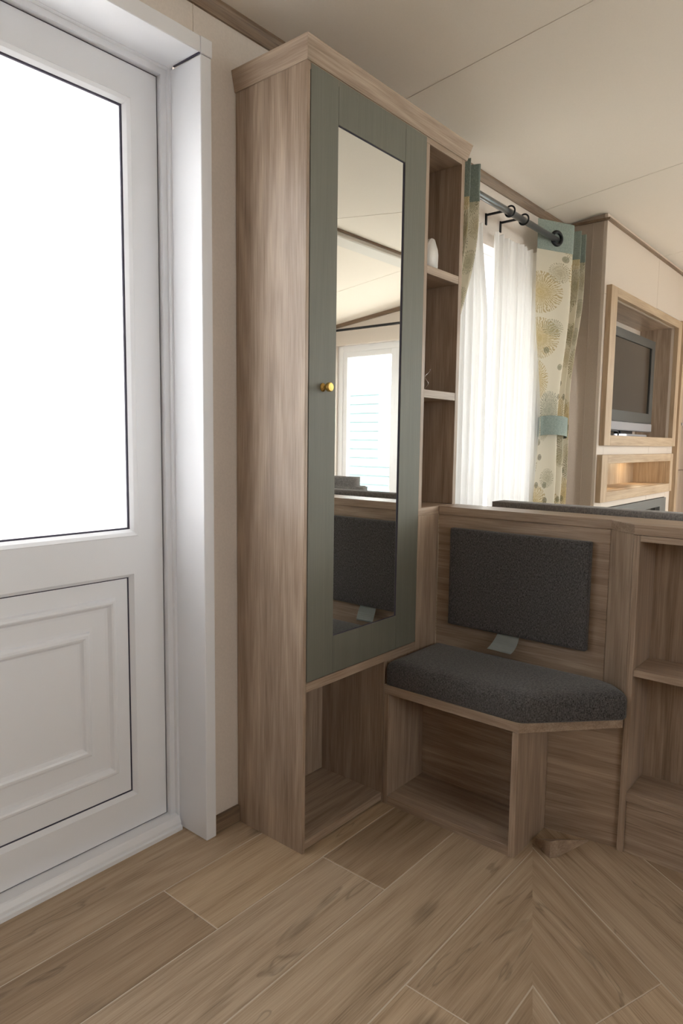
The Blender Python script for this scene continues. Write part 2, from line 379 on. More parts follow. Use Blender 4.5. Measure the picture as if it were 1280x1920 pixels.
for k in range(-4, 10):
    o1 = -.711-.2495*k-G; o0 = -.711-.2495*(k+1)+G
    if k == 0: cuts = [-2.6, -1.5, -.25, None, 2.2, 3.4]
    else: cuts = [-2.9+((k*.53) % 1.2)+1.25*j for j in range(6)]
    if k == 1: cuts = [-2.6, -1.3, -.1, 1.95, 3]
    if k == 2: cuts = [-2.6, -1.2, .2, 1.42, 3]
    pts = lambda t, o: (u[0]*t+wv[0]*o, u[1]*t+wv[1]*o)
    for j in range(len(cuts)-1):
        a = cuts[j] if cuts[j] is not None else .95
        b = cuts[j+1] if cuts[j+1] is not None else 1.03
        poly = [pts(a+.001, o0), pts(a+.001, o1), pts(b-.001, o1), pts(b-.001, o0)]
        if cuts[j] is None or cuts[j+1] is None:
            P0, P1 = (1.354, .305), (1.181, .367); e = (P1[0]-P0[0], P1[1]-P0[1]); n = (e[1], -e[0])
            s_ = 1 if n[0]*u[0]+n[1]*u[1] > 0 else -1
            s_ = s_ if cuts[j] is None else -s_; ln = math.hypot(*n); n = (n[0]*s_/ln, n[1]*s_/ln)
            if cuts[j] is None: poly = [pts(.8, o0), pts(.8, o1), pts(b-.001, o1), pts(b-.001, o0)]
            else: poly = [pts(a+.001, o0), pts(a+.001, o1), pts(1.2, o1), pts(1.2, o0)]
            poly = clip(poly, (P0[0]+n[0]*.001, P0[1]+n[1]*.001), n)
        poly = clip(poly, S0, (-sn[0], -sn[1]))
        for p0, n in (((XE, 0), (1, 0)), ((1.93, 0), (-1, 0)), ((0, OY), (0, 1))):
            if len(poly) > 2: poly = clip(poly, p0, n)
        if len(poly) > 2: plank(poly, uang, T['mnlgmn'[(k+j) % 6]] if k not in (0, 1, 2) else T[{0: 'nnlmn', 1: 'nnnnn', 2: 'nnddd'}[k][j % 5]])

# ------------------------------------------------------------------ walls
wl = B()
abox(wl, XE, .16, WY, WY+.16, 0, 2.3); abox(wl, .16, 1.10, WY, WY+.16, 1.975, 2.3); abox(wl, 1.10, 2.05, WY, WY+.16, 0, 2.3)
abox(wl, 2.05, 3.05, WY, WY+.16, 0, .72); abox(wl, 2.05, 3.05, WY, WY+.16, 1.84, 2.3); abox(wl, 3.05, XG, WY, WY+.16, 0, 2.3)
wall_left = tag(obj('wall_left', wl, 'wallvinyl'), 'beige vinyl wall holding the white door and the curtained window', 'wall', kind='structure')
box('seam_strip', 'wallvinyl', wall_left, 1.0735, 1.0765, WY-.002, WY+.001, 1.99, 2.062, .0006)
wb = B()
abox(wb, XE-.16, XE, OY, WY, 0, 2.5)
tag(obj('wall_back', wb, 'oak_z'), 'unseen end wall behind the camera, given dark oak to cut bounce light', 'wall', kind='structure')  # wall out of view; oak finish picked to darken the bounced light
wr = B()
abox(wr, XE, 2.1, OY-.14, OY, 0, 1.1); abox(wr, XE, 2.1, OY-.14, OY, 1.9, 2.4); abox(wr, XE, -.7, OY-.14, OY, 1.1, 1.9); abox(wr, .7, 2.1, OY-.14, OY, 1.1, 1.9); abox(wr, 2.1, XG, OY-.14, OY, 0, .75); abox(wr, 2.1, XG, OY-.14, OY, 1.9, 2.4); abox(wr, 3.9, XG, OY-.14, OY, .75, 1.9)
tag(obj('wall_right', wr, 'wallvinyl'), 'beige wall opposite the wardrobe with two window openings', 'wall', kind='structure')
GZ0, GZ1, GY0, GY1 = .30, 1.955, -2.025, .30
wf = B()
abox(wf, XG, XG+.16, OY, WY, 0, GZ0); abox(wf, XG, XG+.16, OY, WY, GZ1, 2.5); abox(wf, XG, XG+.16, OY, GY0, GZ0, GZ1); abox(wf, XG, XG+.16, GY1, WY, GZ0, GZ1)
wall_front = tag(obj('wall_front', wf, 'wallvinyl'), 'beige gable end wall with wide window, seen in the mirror', 'wall', kind='structure')

# ceiling: boards between seam strips on both slopes, ridge beam
xs = [XE-.16, -.57, .625, 1.823, 3.015, 4.21, XG+.16]
cb = B(); aprism(cb, [(WY+.16, ceil_z(WY)+.05), (RY, ceil_z(RY)+.09), (OY-.14, ceil_z(OY)+.05), (OY-.14, ceil_z(OY)+.10), (RY, ceil_z(RY)+.15), (WY+.16, ceil_z(WY)+.10)], XE-.16, XG+.16, plane='yz')
ceiling = tag(obj('ceiling', cb, 'ceil'), 'sloping cream board ceiling with thin seam strips', 'ceiling', kind='structure')
for a, b in zip(xs, xs[1:]):
    for y0, y1 in ((RY, WY+.15), (OY-.14, RY)):
        za, zb = (ceil_z(RY), ceil_z(WY)-KS*.15) if y0 == RY else (ceil_z(OY)-KS*.14, ceil_z(RY))
        obj('ceiling_panel', aprism(B(), [(y0, za), (y1, zb), (y1, zb+.055), (y0, za+.055)], a+.001, b-.001, plane='yz'), 'ceil', ceiling)
for x in xs[1:-1]:
    for y0, y1 in ((RY, WY-.002), (OY+.002, RY)):
        z0, z1 = ceil_z(y0+1e-6), ceil_z(y1)
        obj('seam_strip', aprism(B(), [(y0, z0-.0014), (y1, z1-.0014), (y1, z1+.002), (y0, z0+.002)], x-.006, x+.006, plane='yz'), 'ceilstrip', ceiling)
rb = B(); zt = ceil_z(-.47)
aprism(rb, [(-.47, zt+.01), (-.47, zt-.036), (-.478, zt-.042), (-.602, zt-.042), (-.61, zt-.036), (-.61, zt+.01)], XE, XG, plane='yz')
beam = tag(obj('trim_6', rb, plain('beam_white', srgb(212, 208, 202), .5)), 'boxed white ridge beam under the ceiling, seen in the mirror', 'beam', kind='structure')
box('beam_edge', 'trim', beam, XE, XG, -.471, -.458, zt-.015, zt-.002, 0)

def cove(name, pts, x0, x1, plane, mat, label):
    return tag(obj(name, aprism(B(), pts, x0, x1, plane=plane), mat), label, 'trim', kind='structure')
cz = 2.062
cove('trim_1', [(WY, cz), (WY-.006, cz), (WY-.014, cz+.012), (WY-.020, cz+.024), (WY-.020, ceil_z(WY-.02)+.001), (WY, ceil_z(WY)+.001)], XE, 3.262, 'yz', 'trim', 'dark oak cove strip along the top of the door wall')
for y0, y1, k in ((RY, WY, 0), (OY, RY, 1)):
    t_ = B(); a, b = ceil_z(y0+1e-6), ceil_z(y1)
    aprism(t_, [(y0, a-.034), (y1, b-.034), (y1, b), (y0, a)], XG-.014, XG, plane='yz')
    tag(obj('trim_%d' % (3+k), t_, 'trim_y'), ('dark oak strip under the gable slope beside the curtained window wall', 'dark oak strip under the far gable slope, seen in the mirror')[k], 'trim', kind='structure')
box_b = box('baseboard_left', 'trim', None, 1.113, 1.2035, WY-.010, WY, 0, .048, .001)
tag(box_b, 'short oak skirting board between door frame and wardrobe', 'baseboard', kind='structure')

# ------------------------------------------------------------------ entrance door
LY = 1.49
sx = lambda x: x*LY/1.46
sz = lambda z: 1.05+(z-1.05)*LY/1.46
door = tag(thing('door_1', (.65, LY, 0)), 'white half-glazed plastic entrance door with moulded lower panel', 'door', kind='structure')
LX0, LX1, LZ0, LZ1 = .26, sx(1.036), .040, sz(1.9155)
# outer frame with rebate step
fr = rect_loft(LX0-.0345, LX1+.0315, -.3, LZ1+.0315, [(0, -.05), (0, 0), (.012, 0), (.0135, -.009), (.0283, -.009), (.0285, -.05)], 1.466, False)
bmesh.ops.bisect_plane(fr, geom=fr.verts[:]+fr.edges[:]+fr.faces[:], plane_co=(0, 0, .001), plane_no=(0, 0, 1), clear_inner=True)
obj('outer_frame', fr, 'upvc', door)
sillp = [(1.443, 0), (1.443, .010), (1.449, .013), (1.449, .020), (1.455, .032), (1.458, .035), (LY+.02, .038), (1.53, .036), (1.53, 0)]
obj('threshold', aprism(B(), sillp, .21, LX1+.018, plane='yz'), 'upvc', door)
GX0, GX1, GZa, GZb = .36, sx(.966), sz(.813), sz(1.843)
PX0, PX1, PZ0, PZ1 = .36, sx(.954), sz(.143), sz(.7225)
lf = B()
def frame_rect(bm, o, i, y0, y1):
    """flat mitred frame between outer and inner rectangles, given depth"""
    (a0, a1, c0, c1), (b0, b1, d0, d1) = o, i
    out = [(a0, c0), (a1, c0), (a1, c1), (a0, c1)]; inn = [(b0, d0), (b1, d0), (b1, d1), (b0, d1)]
    for k in range(4):
        j = (k+1) % 4
        aprism(bm, [out[k], out[j], inn[j], inn[k]], y0, y1, plane='xz')
zm = (GZa+PZ1)/2
frame_rect(lf, (LX0, LX1, zm, LZ1), (GX0, GX1, GZa, GZb), LY, LY+.06)
frame_rect(lf, (LX0, LX1, LZ0, zm), (PX0, PX1, PZ0, PZ1), LY, LY+.06)
leaf = obj('leaf_frame', lf, 'upvc', door)
fg = B(); frame_rect(fg, (LX0-.004, LX1+.004, LZ0-.003, LZ1+.004), (LX0+.02, LX1-.02, LZ0+.02, LZ1-.02), LY+.0601, LY+.066); frame_rect(fg, (LX0-.0032, LX1+.0032, LZ0-.0025, LZ1+.0032), (LX0-.0002, LX1+.0002, LZ0-.0002, LZ1+.0002), LY+.002, LY+.05)
obj('gap_shade_filler', fg, 'gasket', door)  # dark filler: paints the shade of the gap around the leaf
obj('glazing_bead', rect_loft(GX0, GX1, GZa, GZb, [(0, 0), (.002, .001), (.010, -.004), (.017, -.012), (.0175, -.016)], LY, False), 'upvc', door)
obj('gasket', rect_loft(GX0+.0165, GX1-.0165, GZa+.0165, GZb-.0165, [(0, -.013), (.0045, -.0145), (.005, -.02)], LY, False), 'gasket', door)
box('glass_pane', 'frost', door, GX0+.012, GX1-.012, LY+.018, LY+.0225, GZa+.012, GZb-.012, 0)
obj('panel_bead', rect_loft(PX0, PX1, PZ0, PZ1, [(0, 0), (.003, 0), (.012, -.010), (.0125, -.014)], LY, False), 'upvc', door)
obj('panel_gasket', rect_loft(PX0+.012, PX1-.012, PZ0+.012, PZ1-.012, [(0, -.0115), (.0028, -.0125), (.003, -.016)], LY, False), 'gasket', door)
m1 = sx(.906); mz0, mz1 = sz(.214), sz(.665); mx0 = PX0+PX1-m1
prof = [(0, -.020), (.0, -.0138), (PX1-m1, -.0138)]
pb = rect_loft(PX0+.013, PX1-.013, PZ0+.013, PZ1-.013, [(0, -.03), (0, -.0138)], LY, False)
pr = [(0, -.0138), (.003, -.008), (.007, -.0045), (.012, -.004), (.016, -.006), (.020, -.011), (.023, -.0138), (.030, -.0150), (.064, -.0150), (.072, -.0145), (.075, -.0095), (.080, -.0065), (.086, -.0060), (.091, -.008), (.095, -.0128), (.098, -.0150), (.104, -.0155)]
a_ = [(PX0+.013, PX1-.013, PZ0+.013, PZ1-.013, -.03), (PX0+.013, PX1-.013, PZ0+.013, PZ1-.013, -.0138)]
loops = [[(q[0], LY-q[4], q[2]), (q[1], LY-q[4], q[2]), (q[1], LY-q[4], q[3]), (q[0], LY-q[4], q[3])] for q in a_]
loops += [[(mx0+i, LY-h, mz0+i), (m1-i, LY-h, mz0+i), (m1-i, LY-h, mz1-i), (mx0+i, LY-h, mz1-i)] for i, h in pr]
pb.free(); pb = aring(B(), loops)
obj('moulded_panel', pb, 'upvc', door)
# reveal lining and architrave
arch = tag(thing('trim_2', (1.1, 1.36, 0)), 'white plastic lining and narrow architrave around the entrance door', 'door trim', kind='structure')
box('side_lining', 'upvc', arch, 1.0835, 1.1155, 1.3505, 1.478, 0, 1.9525, .0015)
hb = B(); abox(hb, .15, 1.0835, 1.3505, 1.478, 1.955, 1.992, .0015); abox(hb, 1.0835, 1.1175, 1.3485, WY, 1.9535, 1.992, .0015)
obj('head_lining', hb, 'upvc', arch)
box('side_lining', 'upvc', arch, .15, .21, 1.3505, 1.478, 0, 1.9525, .0015)
box('corner_joint', 'gasket', arch, 1.079, 1.0834, 1.352, 1.45, 1.9526, 1.9548, 0)

# ------------------------------------------------------------------ wardrobe with open shelves
YF, YB = 1.121, WY-.001
wd = thing('wardrobe', (1.56, 1.24, 0), 'tall oak-effect wardrobe with sage green mirrored door and open end shelves', 'wardrobe')
box('side_panel', 'oak_z', wd, 1.204, 1.2145, YF, YB, 0, 1.915, .0008)
box('top_panel', 'oak_x', wd, 1.2145, 1.898, YF, YB, 1.8975, 1.9145, .0008)
box('divider_panel', 'oak_z', wd, 1.703, 1.7195, YF+.0005, YB, .856, 1.8975, .0008)
box('shelf_end_panel', 'oak_z', wd, 1.898, 1.9165, YF, YB, .8575, 1.9145, .0008)
box('back_panel', 'oak_z', wd, 1.2145, 1.898, YB-.008, YB, .03, 1.8975, 0)
for z0, z1 in ((1.542, 1.566), (1.185, 1.209)):
    box('shelf', 'oak_x', wd, 1.7195, 1.898, YF+.001, YB-.008, z0, z1, .0008)
box('shelf_base', 'oak_x', wd, 1.703, 1.9165, YF+.0005, YB, .8325, .857, .0008)
box('front_panel', 'oak_z', wd, 1.703, 1.8199, YF, YF+.016, .36, .8325, .0008)
box('front_panel', 'oak_z', wd, 1.5605, 1.7025, YF, YF+.016, 0, .4235, .0008)
box('door_rail', 'oak_x', wd, 1.2145, 1.703, YF, YB-.008, .424, .448, .0008)
box('lower_panel', 'oak_z', wd, 1.545, 1.560, YF, YB-.008, .0, .424, .0008)
box('bottom_board', 'oak_x', wd, 1.2145, 1.545, YF+.002, YB-.008, .006, .030, .0008)
# cornice: slightly flared boards, mitred
cz0, cz1 = 1.9135, 1.962
c0, c1 = .003, .014
cor = [(1.204-c0, YB, cz0), (1.204-c0, YF-c0, cz0), (1.9165+c0*2, YF-c0, cz0), (1.9165+c0*2, YB, cz0)]
cot = [(1.204-c1, YB, cz1), (1.204-c1, YF-c1, cz1), (1.9165+.022, YF-c1, cz1), (1.9165+.022, YB, cz1)]
th = .016
def cornice_board(i, nm, mat):
    a, b = Vector(cor[i]), Vector(cor[i+1]); A, Bv = Vector(cot[i]), Vector(cot[i+1])
    inn = [Vector((th if i < 1 else (0), 0, 0))]
    cen = Vector((1.56, 1.30, 0))
    def inset(p, first):
        q = p.copy()
        k = i if first else i+1
        if k in (0, 1): q.x += th
        if k in (2, 3): q.x -= th
        if k in (1, 2): q.y += th
        return q
    bm = B(); vs = [bm.verts.new(v) for v in (a, b, Bv, A, inset(a, True), inset(b, False), inset(Bv, False), inset(A, True))]
    for f in ((0, 1, 2, 3), (4, 5, 6, 7), (0, 1, 5, 4), (3, 2, 6, 7), (0, 3, 7, 4), (1, 2, 6, 5)): bm.faces.new([vs[k] for k in f])
    obj(nm, bm, mat, wd)
cornice_board(0, 'cornice', 'oak_y'); cornice_board(1, 'cornice', 'oak_x'); cornice_board(2, 'cornice', 'oak_y')
# mirrored door
DX0, DX1, DZ0, DZ1 = 1.2165, 1.7015, .4505, 1.8965+.0155
MX0, MX1, MZ0, MZ1 = 1.3155, 1.598, .549, 1.811
dr = obj('door_frame', B(), 'green', wd)
DY0, DY1 = YF-.0005, YF+.018
def dpart(nm, a, b, c, d): return box(nm, 'green', dr, a, b, DY0, DY1, c, d, .0006)
dpart('stile', DX0, MX0, DZ0, DZ1); dpart('stile', MX1, DX1, DZ0, DZ1)
bpy.data.objects.remove(dr)
dr = thing('door', (0, 0, 0)); dr.parent = wd
for o in [o for o in bpy.data.objects if o.name.startswith('stile')]: bpy.data.objects.remove(o)
def dpart(nm, a, b, c, d): return box(nm, 'green', dr, a, b, DY0, DY1, c, d, .0006)
dpart('stile', DX0, MX0-.0003, DZ0, DZ1); dpart('stile', MX1+.0003, DX1, DZ0, DZ1)
dpart('rail', MX0+.0003, MX1-.0003, DZ0, MZ0); dpart('rail', MX0+.0003, MX1-.0003, MZ1, DZ1)
obj('mirror_edge', rect_loft(MX0-.0005, MX1+.0005, MZ0-.0005, MZ1+.0005, [(0, -.002), (.0012, -.002), (.0024, -.0048)], DY0, False), 'gasket', dr)
box('mirror', 'mirror', dr, MX0+.001, MX1-.001, DY0+.0045, DY0+.0085, MZ0+.001, MZ1-.001, 0)
kb = B(); alathe(kb, (1.2665, DY0, 1.183), (0, -1, 0), [(.0, 0), (.0105, .0), (.0105, .002), (.0085, .004), (.0050, .007), (.0048, .011), (.0070, .014), (.0108, .017), (.0116, .021), (.0110, .0255), (.0095, .027), (.0, .0272)], 28)
obj('knob', kb, 'brass', dr, smooth=False)
box('gap_shade_sheet', 'gasket', wd, 1.2146, 1.7029, YF+.016, YF+.0185, .4481, 1.8974, 0)  # dark sheet behind the wardrobe door, colouring its gaps as shade

# ornaments on the open shelves
orn = [(-.030, 0), (.028, 0), (.030, .052), (.026, .068), (.008, .094), (.0, .098), (-.008, .094), (-.022, .078), (-.030, .060)]
o = obj('ornament', aprism(B(), [(1.797+x, 1.5662+z) for x, z in orn], 1.150, 1.172, bev=.004, seg=2, plane='xz'), 'white_cer', None, smooth=True, origin=(1.797, 1.16, 1.566))
tag(o, 'small white rounded ceramic ornament on the upper open shelf', 'ornament')
sp = B(); pts = []
for i in range(60):
    t = i/59; pts.append((1.772+.010*math.sin(t*9)*t+.008*t, 1.150+.006*math.cos(t*9), 1.2100+.064*t))
atube(sp, pts, .0009, 6)
alathe(sp, (1.772, 1.156, 1.2092), (0, 0, 1), [(.0, 0), (.009, .0), (.009, .002), (.0, .0026)], 16)
o = obj('wire_ornament', sp, 'wire', None, smooth=True, origin=(1.772, 1.156, 1.209))
tag(o, 'thin curled silver wire ornament on the middle open shelf', 'ornament')

# ------------------------------------------------------------------ half-height divider wall and bookcase
HX = 1.82; BX = 1.757; BY = .517
dv = tag(thing('wall_divider', (HX, .5, 0)), 'half-height oak-effect divider wall behind the bench seat', 'divider wall', kind='structure')
cap = [(HX-.004, 1.1206), (HX-.004, .592), (BX-.004, BY-.002), (BX-.004, -1.2), (1.925, -1.2), (1.925, 1.1206)]
obj('cap_board', aprism(B(), cap, .831, .8565, bev=.0012), 'oak_y', dv)
box('back_panel', 'oak_y', dv, HX, HX+.016, .594, 1.1208, .02, .831, .0008)
box('rear_panel', 'oak_y', dv, 1.905, 1.921, -1.2, 1.1195, .0, .831, 0)
obj('angled_panel', aprism(B(), [(HX, .5935), (BX+.002, BY+.001), (BX+.018, BY+.001), (HX+.016, .594)], .356, .831, bev=.0006), 'oak_z', dv)
lpan = obj('lower_panel', abox(B(), 0, .015, -.191, 0, 0, .331, .0008), 'oak_y', None)
lpan.rotation_euler = (0, 0, math.atan2(.037, .187))
bc = thing('open_bookcase', (1.83, .1, 0), 'low oak-effect open bookcase at the right end of the divider', 'bookcase')
BX1 = 1.904; BYE = -1.15
box('side_panel', 'oak_z', bc, BX, BX1, BY-.016, BY, 0, .830, .0008)
box('side_panel', 'oak_z', bc, BX, BX1, -.300, -.284, 0, .830, .0008)
box('side_panel', 'oak_z', bc, BX, BX1, BYE, BYE+.016, 0, .830, .0008)
for a, b in ((-.284, BY-.016), (BYE+.016, -.300)):
    box('top_rail', 'oak_y', bc, BX+.0005, BX1-.01, a, b, .814, .830, .0008)
    box('shelf', 'oak_y', bc, BX+.003, BX1-.01, a, b, .470, .488, .0008)
    box('shelf', 'oak_y', bc, BX+.0015, BX1-.01, a, b, .140, .163, .0008)
    box('plinth', 'oak_y', bc, BX+.006, BX+.022, a, b, .0, .140, .0008)
    box('back_panel', 'oak_z', bc, BX1-.01, BX1-.001, a, b, .0, .83, 0)

# ------------------------------------------------------------------ bench
def round_poly(poly, r, n=5):
    out = []
    for i in range(len(poly)):
        p, a, b = Vector(poly[i]), Vector(poly[i-1]), Vector(poly[(i+1) % len(poly)])
        d0, d1 = (a-p).normalized(), (b-p).normalized(); rr = r[i] if isinstance(r, (list, tuple)) else r
        rr = min(rr, (a-p).length*.45, (b-p).length*.45); s0, s1 = p+d0*rr, p+d1*rr
        for k in range(n+1):
            t = k/n; out.append(s0*(1-t)**2+p*2*t*(1-t)+s1*t*t)
    return out
def inset_poly(poly, d):
    P = [Vector(p) for p in poly]; out = []; n = len(P)
    ar = sum(P[i].x*P[(i+1) % n].y-P[(i+1) % n].x*P[i].y for i in range(n)); sg = 1 if ar > 0 else -1
    for i in range(n):
        e0 = (P[i]-P[i-1]).normalized(); e1 = (P[(i+1) % n]-P[i]).normalized()
        n0 = Vector((-e0.y, e0.x))*sg; n1 = Vector((-e1.y, e1.x))*sg
        out.append(P[i]+(n0+n1)*(d/max(.3, 1+n0.dot(n1))))
    return out
def soft_poly(bm, poly, r, prof, fn):
    rl = r if isinstance(r, (list, tuple)) else [r]*len(poly)
    return aring(bm, [[fn(q.x, q.y, h) for q in round_poly(inset_poly(poly, d), [max(.0015, a-d*.5) for a in rl])] for d, h in prof], True, True)
SX = 1.545
be = thing('bench', (1.66, .91, 0), 'open-fronted oak-effect bench box between wardrobe and bookcase', 'bench')
box('side_panel', 'oak_z', be, SX, 1.7295, 1.103, 1.1195, 0, .331, .0008)
box('end_panel', 'oak_z', be, SX, 1.7295, .7035, .7205, 0, .331, .0008)
obj('seat_board', aprism(B(), [(SX, 1.1195), (SX, .7035), (BX-.001, .5175), (HX-.002, .596), (HX-.002, 1.1195)], .3312, .358, bev=.0008), 'oak_y', be)
box('bottom_board', 'oak_y', be, SX+.001, 1.7295, .7205, 1.103, 0, .026, .0008)
box('back_board', 'oak_y', be, 1.7295, 1.745, .7035, 1.1195, 0, .331, .0008)
cb = B(); foot = [(SX-.004, 1.1165), (SX-.004, .697), (BX-.010, .500), (1.7995, .552), (HX-.003, .60), (HX-.003, 1.1165)]
soft_poly(cb, foot, [.018, .022, .025, .02, .02, .012], [(.004, .3585), (.0005, .363), (0, .372), (0, .404), (.0015, .4135), (.005, .4205), (.011, .4255), (.019, .4285), (.035, .4305), (.06, .432)], lambda a, b, h: (a, b, h))
seat = obj('seat_cushion', cb, 'charcoal', None, smooth=True, origin=(1.68, .9, .3585))
tag(seat, 'charcoal woven seat cushion with a cut corner on the bench', 'cushion')
pd = B()
soft_poly(pd, [(.6385, .4955), (1.067, .4955), (1.067, .7945), (.6385, .7945)], .004, [(.001, HX-.0005), (0, HX-.004), (0, HX-.018), (.002, HX-.0225), (.006, HX-.0255), (.012, HX-.0268), (.03, HX-.0275)], lambda a, b, h: (h, a, b))
pad = obj('back_pad', pd, 'charcoal', None, smooth=True, origin=(HX, .85, .4955))
tag(pad, 'flat charcoal upholstered back pad mounted on the divider above the bench', 'cushion')
tg = B(); rows_ = []
for i in range(9):
    t = i/8; rows_.append([(HX-.012-.040*t, .900+.014*t, .497-.062*t+.020*t*t), (HX-.012-.034*t, .833+.010*t-.004*math.sin(t*3), .497-.066*t+.020*t*t)])
vs = [[tg.verts.new(p) for p in r] for r in rows_]
for a, b in zip(vs, vs[1:]): tg.faces.new((a[0], a[1], b[1], b[0]))
bmesh.ops.solidify(tg, geom=tg.faces[:], thickness=.0006)
tago = obj('paper_tag', tg, plain('pale_tag_paper', srgb(240, 250, 250), .6), None, smooth=True, origin=(HX-.01, .87, .44))
tag(tago, 'small curled pale blue care tag hanging below the back pad', 'tag')
lpan.parent = be; lpan.location = (1.731-1.66, .7030-.91, 0)
# wedge added to stand for a mirrored piece of the bench foot
wg = B(); P = [(1.646, .690), (1.607, .634), (1.626, .621), (1.748, .586)]
lo = [wg.verts.new((x, y, .0002)) for x, y in P]; hi = [wg.verts.new((x, y, h)) for (x, y), h in zip(P, (.014, .046, .046, .004))]
wg.faces.new(lo); wg.faces.new((hi[0], hi[1], hi[2], hi[3]))
for i in range(4): wg.faces.new((lo[i], lo[(i+1) % 4], hi[(i+1) % 4], hi[i]))
tag(obj('mirrored_foot_wedge', wg, 'oak_x', None, origin=(1.65, .63, 0)), 'small oak-effect wedge standing for a mirrored piece of the bench foot', 'wedge')

# ------------------------------------------------------------------ window with curtains
def window_unit(name, n_axis, a0, a1, z0, z1, pos, mulls, label, rails=(), fw=.055):
    """n_axis 1: window in an xz wall at y=pos; 0: in a yz wall at x=pos"""
    w = tag(thing(name, (((a0+a1)/2, pos, z0) if n_axis == 1 else (pos, (a0+a1)/2, z0))), label, 'window', kind='structure')
    def bar(nm, u0, u1, q0, q1, d0, d1, mat='upvc', bev=.003):
        if n_axis == 1: return box(nm, mat, w, u0, u1, pos+d0, pos+d1, q0, q1, bev)
        return box(nm, mat, w, pos+d0, pos+d1, u0, u1, q0, q1, bev)
    bar('frame_stile', a0, a0+fw, z0, z1, -.03, .03); bar('frame_stile', a1-fw, a1, z0, z1, -.03, .03)
    bar('frame_rail', a0+fw, a1-fw, z0, z0+fw, -.03, .03); bar('frame_rail', a0+fw, a1-fw, z1-fw, z1, -.03, .03)
    ed = [a0+fw]+[m for m in mulls]+[a1-fw]
    for m in mulls: bar('mullion', m-fw*.55, m+fw*.55, z0+fw, z1-fw, -.03, .03)
    for i in range(len(ed)-1):
        l = ed[i]+(fw*.55 if i else 0); r = ed[i+1]-(fw*.55 if i < len(ed)-2 else 0)
        s = .05
        bar('sash_stile', l, l+s, z0+fw, z1-fw, -.022, .022); bar('sash_stile', r-s, r, z0+fw, z1-fw, -.022, .022)
        bar('sash_rail', l+s, r-s, z0+fw, z0+fw+s, -.022, .022); bar('sash_rail', l+s, r-s, z1-fw-s, z1-fw, -.022, .022)
        bar('pane', l+s-.005, r-s+.005, z0+fw+s-.005, z1-fw-s+.005, -.003, .003, 'glass', 0)
    return w
window_unit('window_1', 1, 2.05, 3.05, .72, 1.84, 1.46, [2.32], 'white framed lounge window behind the voile curtains')
window_unit('window_2', 0, GY0, GY1, GZ0, GZ1, XG+.08, [-1.325, -.50], 'wide white framed gable window seen in the mirror', fw=.06)
window_unit('window_4', 1, -.7, .7, 1.1, 1.9, OY-.07, [0.0], 'added white framed window, out of view opposite the entrance door, for fill light')  # unseen window added to brighten the floor and door wall
window_unit('window_3', 1, 2.1, 3.9, .75, 1.9, OY-.07, [3.0], 'white framed window in the wall opposite the lounge')

RYD, RZ = 1.262, 1.940
cp = thing('curtain_pole', (2.45, RYD, RZ), 'dark pewter curtain pole on two bracket arms over the lounge window', 'curtain pole')
obj('pole', atube(B(), [(1.95, RYD, RZ), (2.30, RYD, RZ), (2.975, RYD, RZ)], .0128, 18), 'steel', cp, smooth=True)
obj('finial', alathe(B(), (2.975, RYD, RZ), (1, 0, 0), [(.0, -.004), (.015, -.004), (.017, .004), (.014, .012), (.0, .014)], 20), 'black', cp, smooth=True)
for bx in (2.506, 2.628):
    bk = obj('bracket', B(), 'black', cp)
    bpy.data.objects.remove(bk)
    b_ = B(); abox(b_, bx-.006, bx+.006, WY-.005, WY, 1.912, 1.956, .001); abox(b_, bx-.004, bx+.004, RYD, WY-.004, 1.946, 1.954, .001)
    bk = obj('bracket', b_, 'black', cp)
    obj('ring', atorus(B(), (bx, RYD, RZ+.004), (1, 0, 0), .020, .0035, 24, 8), 'black', bk, smooth=True)

def sheet(name, mat, cols, rws, fn, parent=None, thick=0, origin=None, uvw=1.0):
    """fn(u,v) -> point; u across 0..1, v down 0..1; UV in metres of cloth"""
    bm = B(); uvl = bm.loops.layers.uv.new('UVMap'); g = []
    for j in range(rws+1): g.append([bm.verts.new(fn(i/cols, j/rws)) for i in range(cols+1)])
    for j in range(rws):
        for i in range(cols):
            f = bm.faces.new((g[j][i], g[j][i+1], g[j+1][i+1], g[j+1][i]))
            for l, (a, c) in zip(f.loops, ((i, j), (i+1, j), (i+1, j+1), (i, j+1))):
                l[uvl].uv = (a/cols*uvw, -g[c][0].co.z if False else g[c][a].co.z)
    return obj(name, bm, mat, parent, smooth=True, origin=origin)
# right floral curtain: three deep folds gathered into a tie band
ZT, ZTIE0, ZTIE1, ZB = 2.013, 1.170, 1.085, .30
def lerp(a, b, t): return a+(b-a)*t
def sstep(t): t = max(0, min(1, t)); return t*t*(3-2*t)
def spline(P, t):
    n = len(P)-1; k = min(int(t*n), n-1); f = t*n-k
    p0, p1, p2, p3 = (Vector(P[max(0, min(n, k+d))]) for d in (-1, 0, 1, 2))
    return .5*((2*p1)+(p2-p0)*f+(2*p0-5*p1+4*p2-p3)*f*f+(3*p1-p0-3*p2+p3)*f**3)
def curtain_fn(top, mid, bot, ztop, zbot, ztie):
    def fn(u, v):
        z = lerp(ztop, zbot, v)
        if z > ztie: t = sstep(max(0, ztop-.14-z)/(ztop-.14-ztie)); p = spline(top, u).lerp(spline(mid, u), t)
        else: t = sstep((ztie-z)/.45); p = spline(mid, u).lerp(spline(bot, u), t)
        w = .0035*min(1, (ztop-z)*3)
        return (p.x+w*math.sin(z*7+u*25), p.y+w*math.sin(z*9+u*17), z)
    return fn
cr = thing('floral_curtain', (3.08, 1.27, .30), 'cream floral curtain with sage heading, tied back beside the media wall', 'curtain', group='floral curtains')
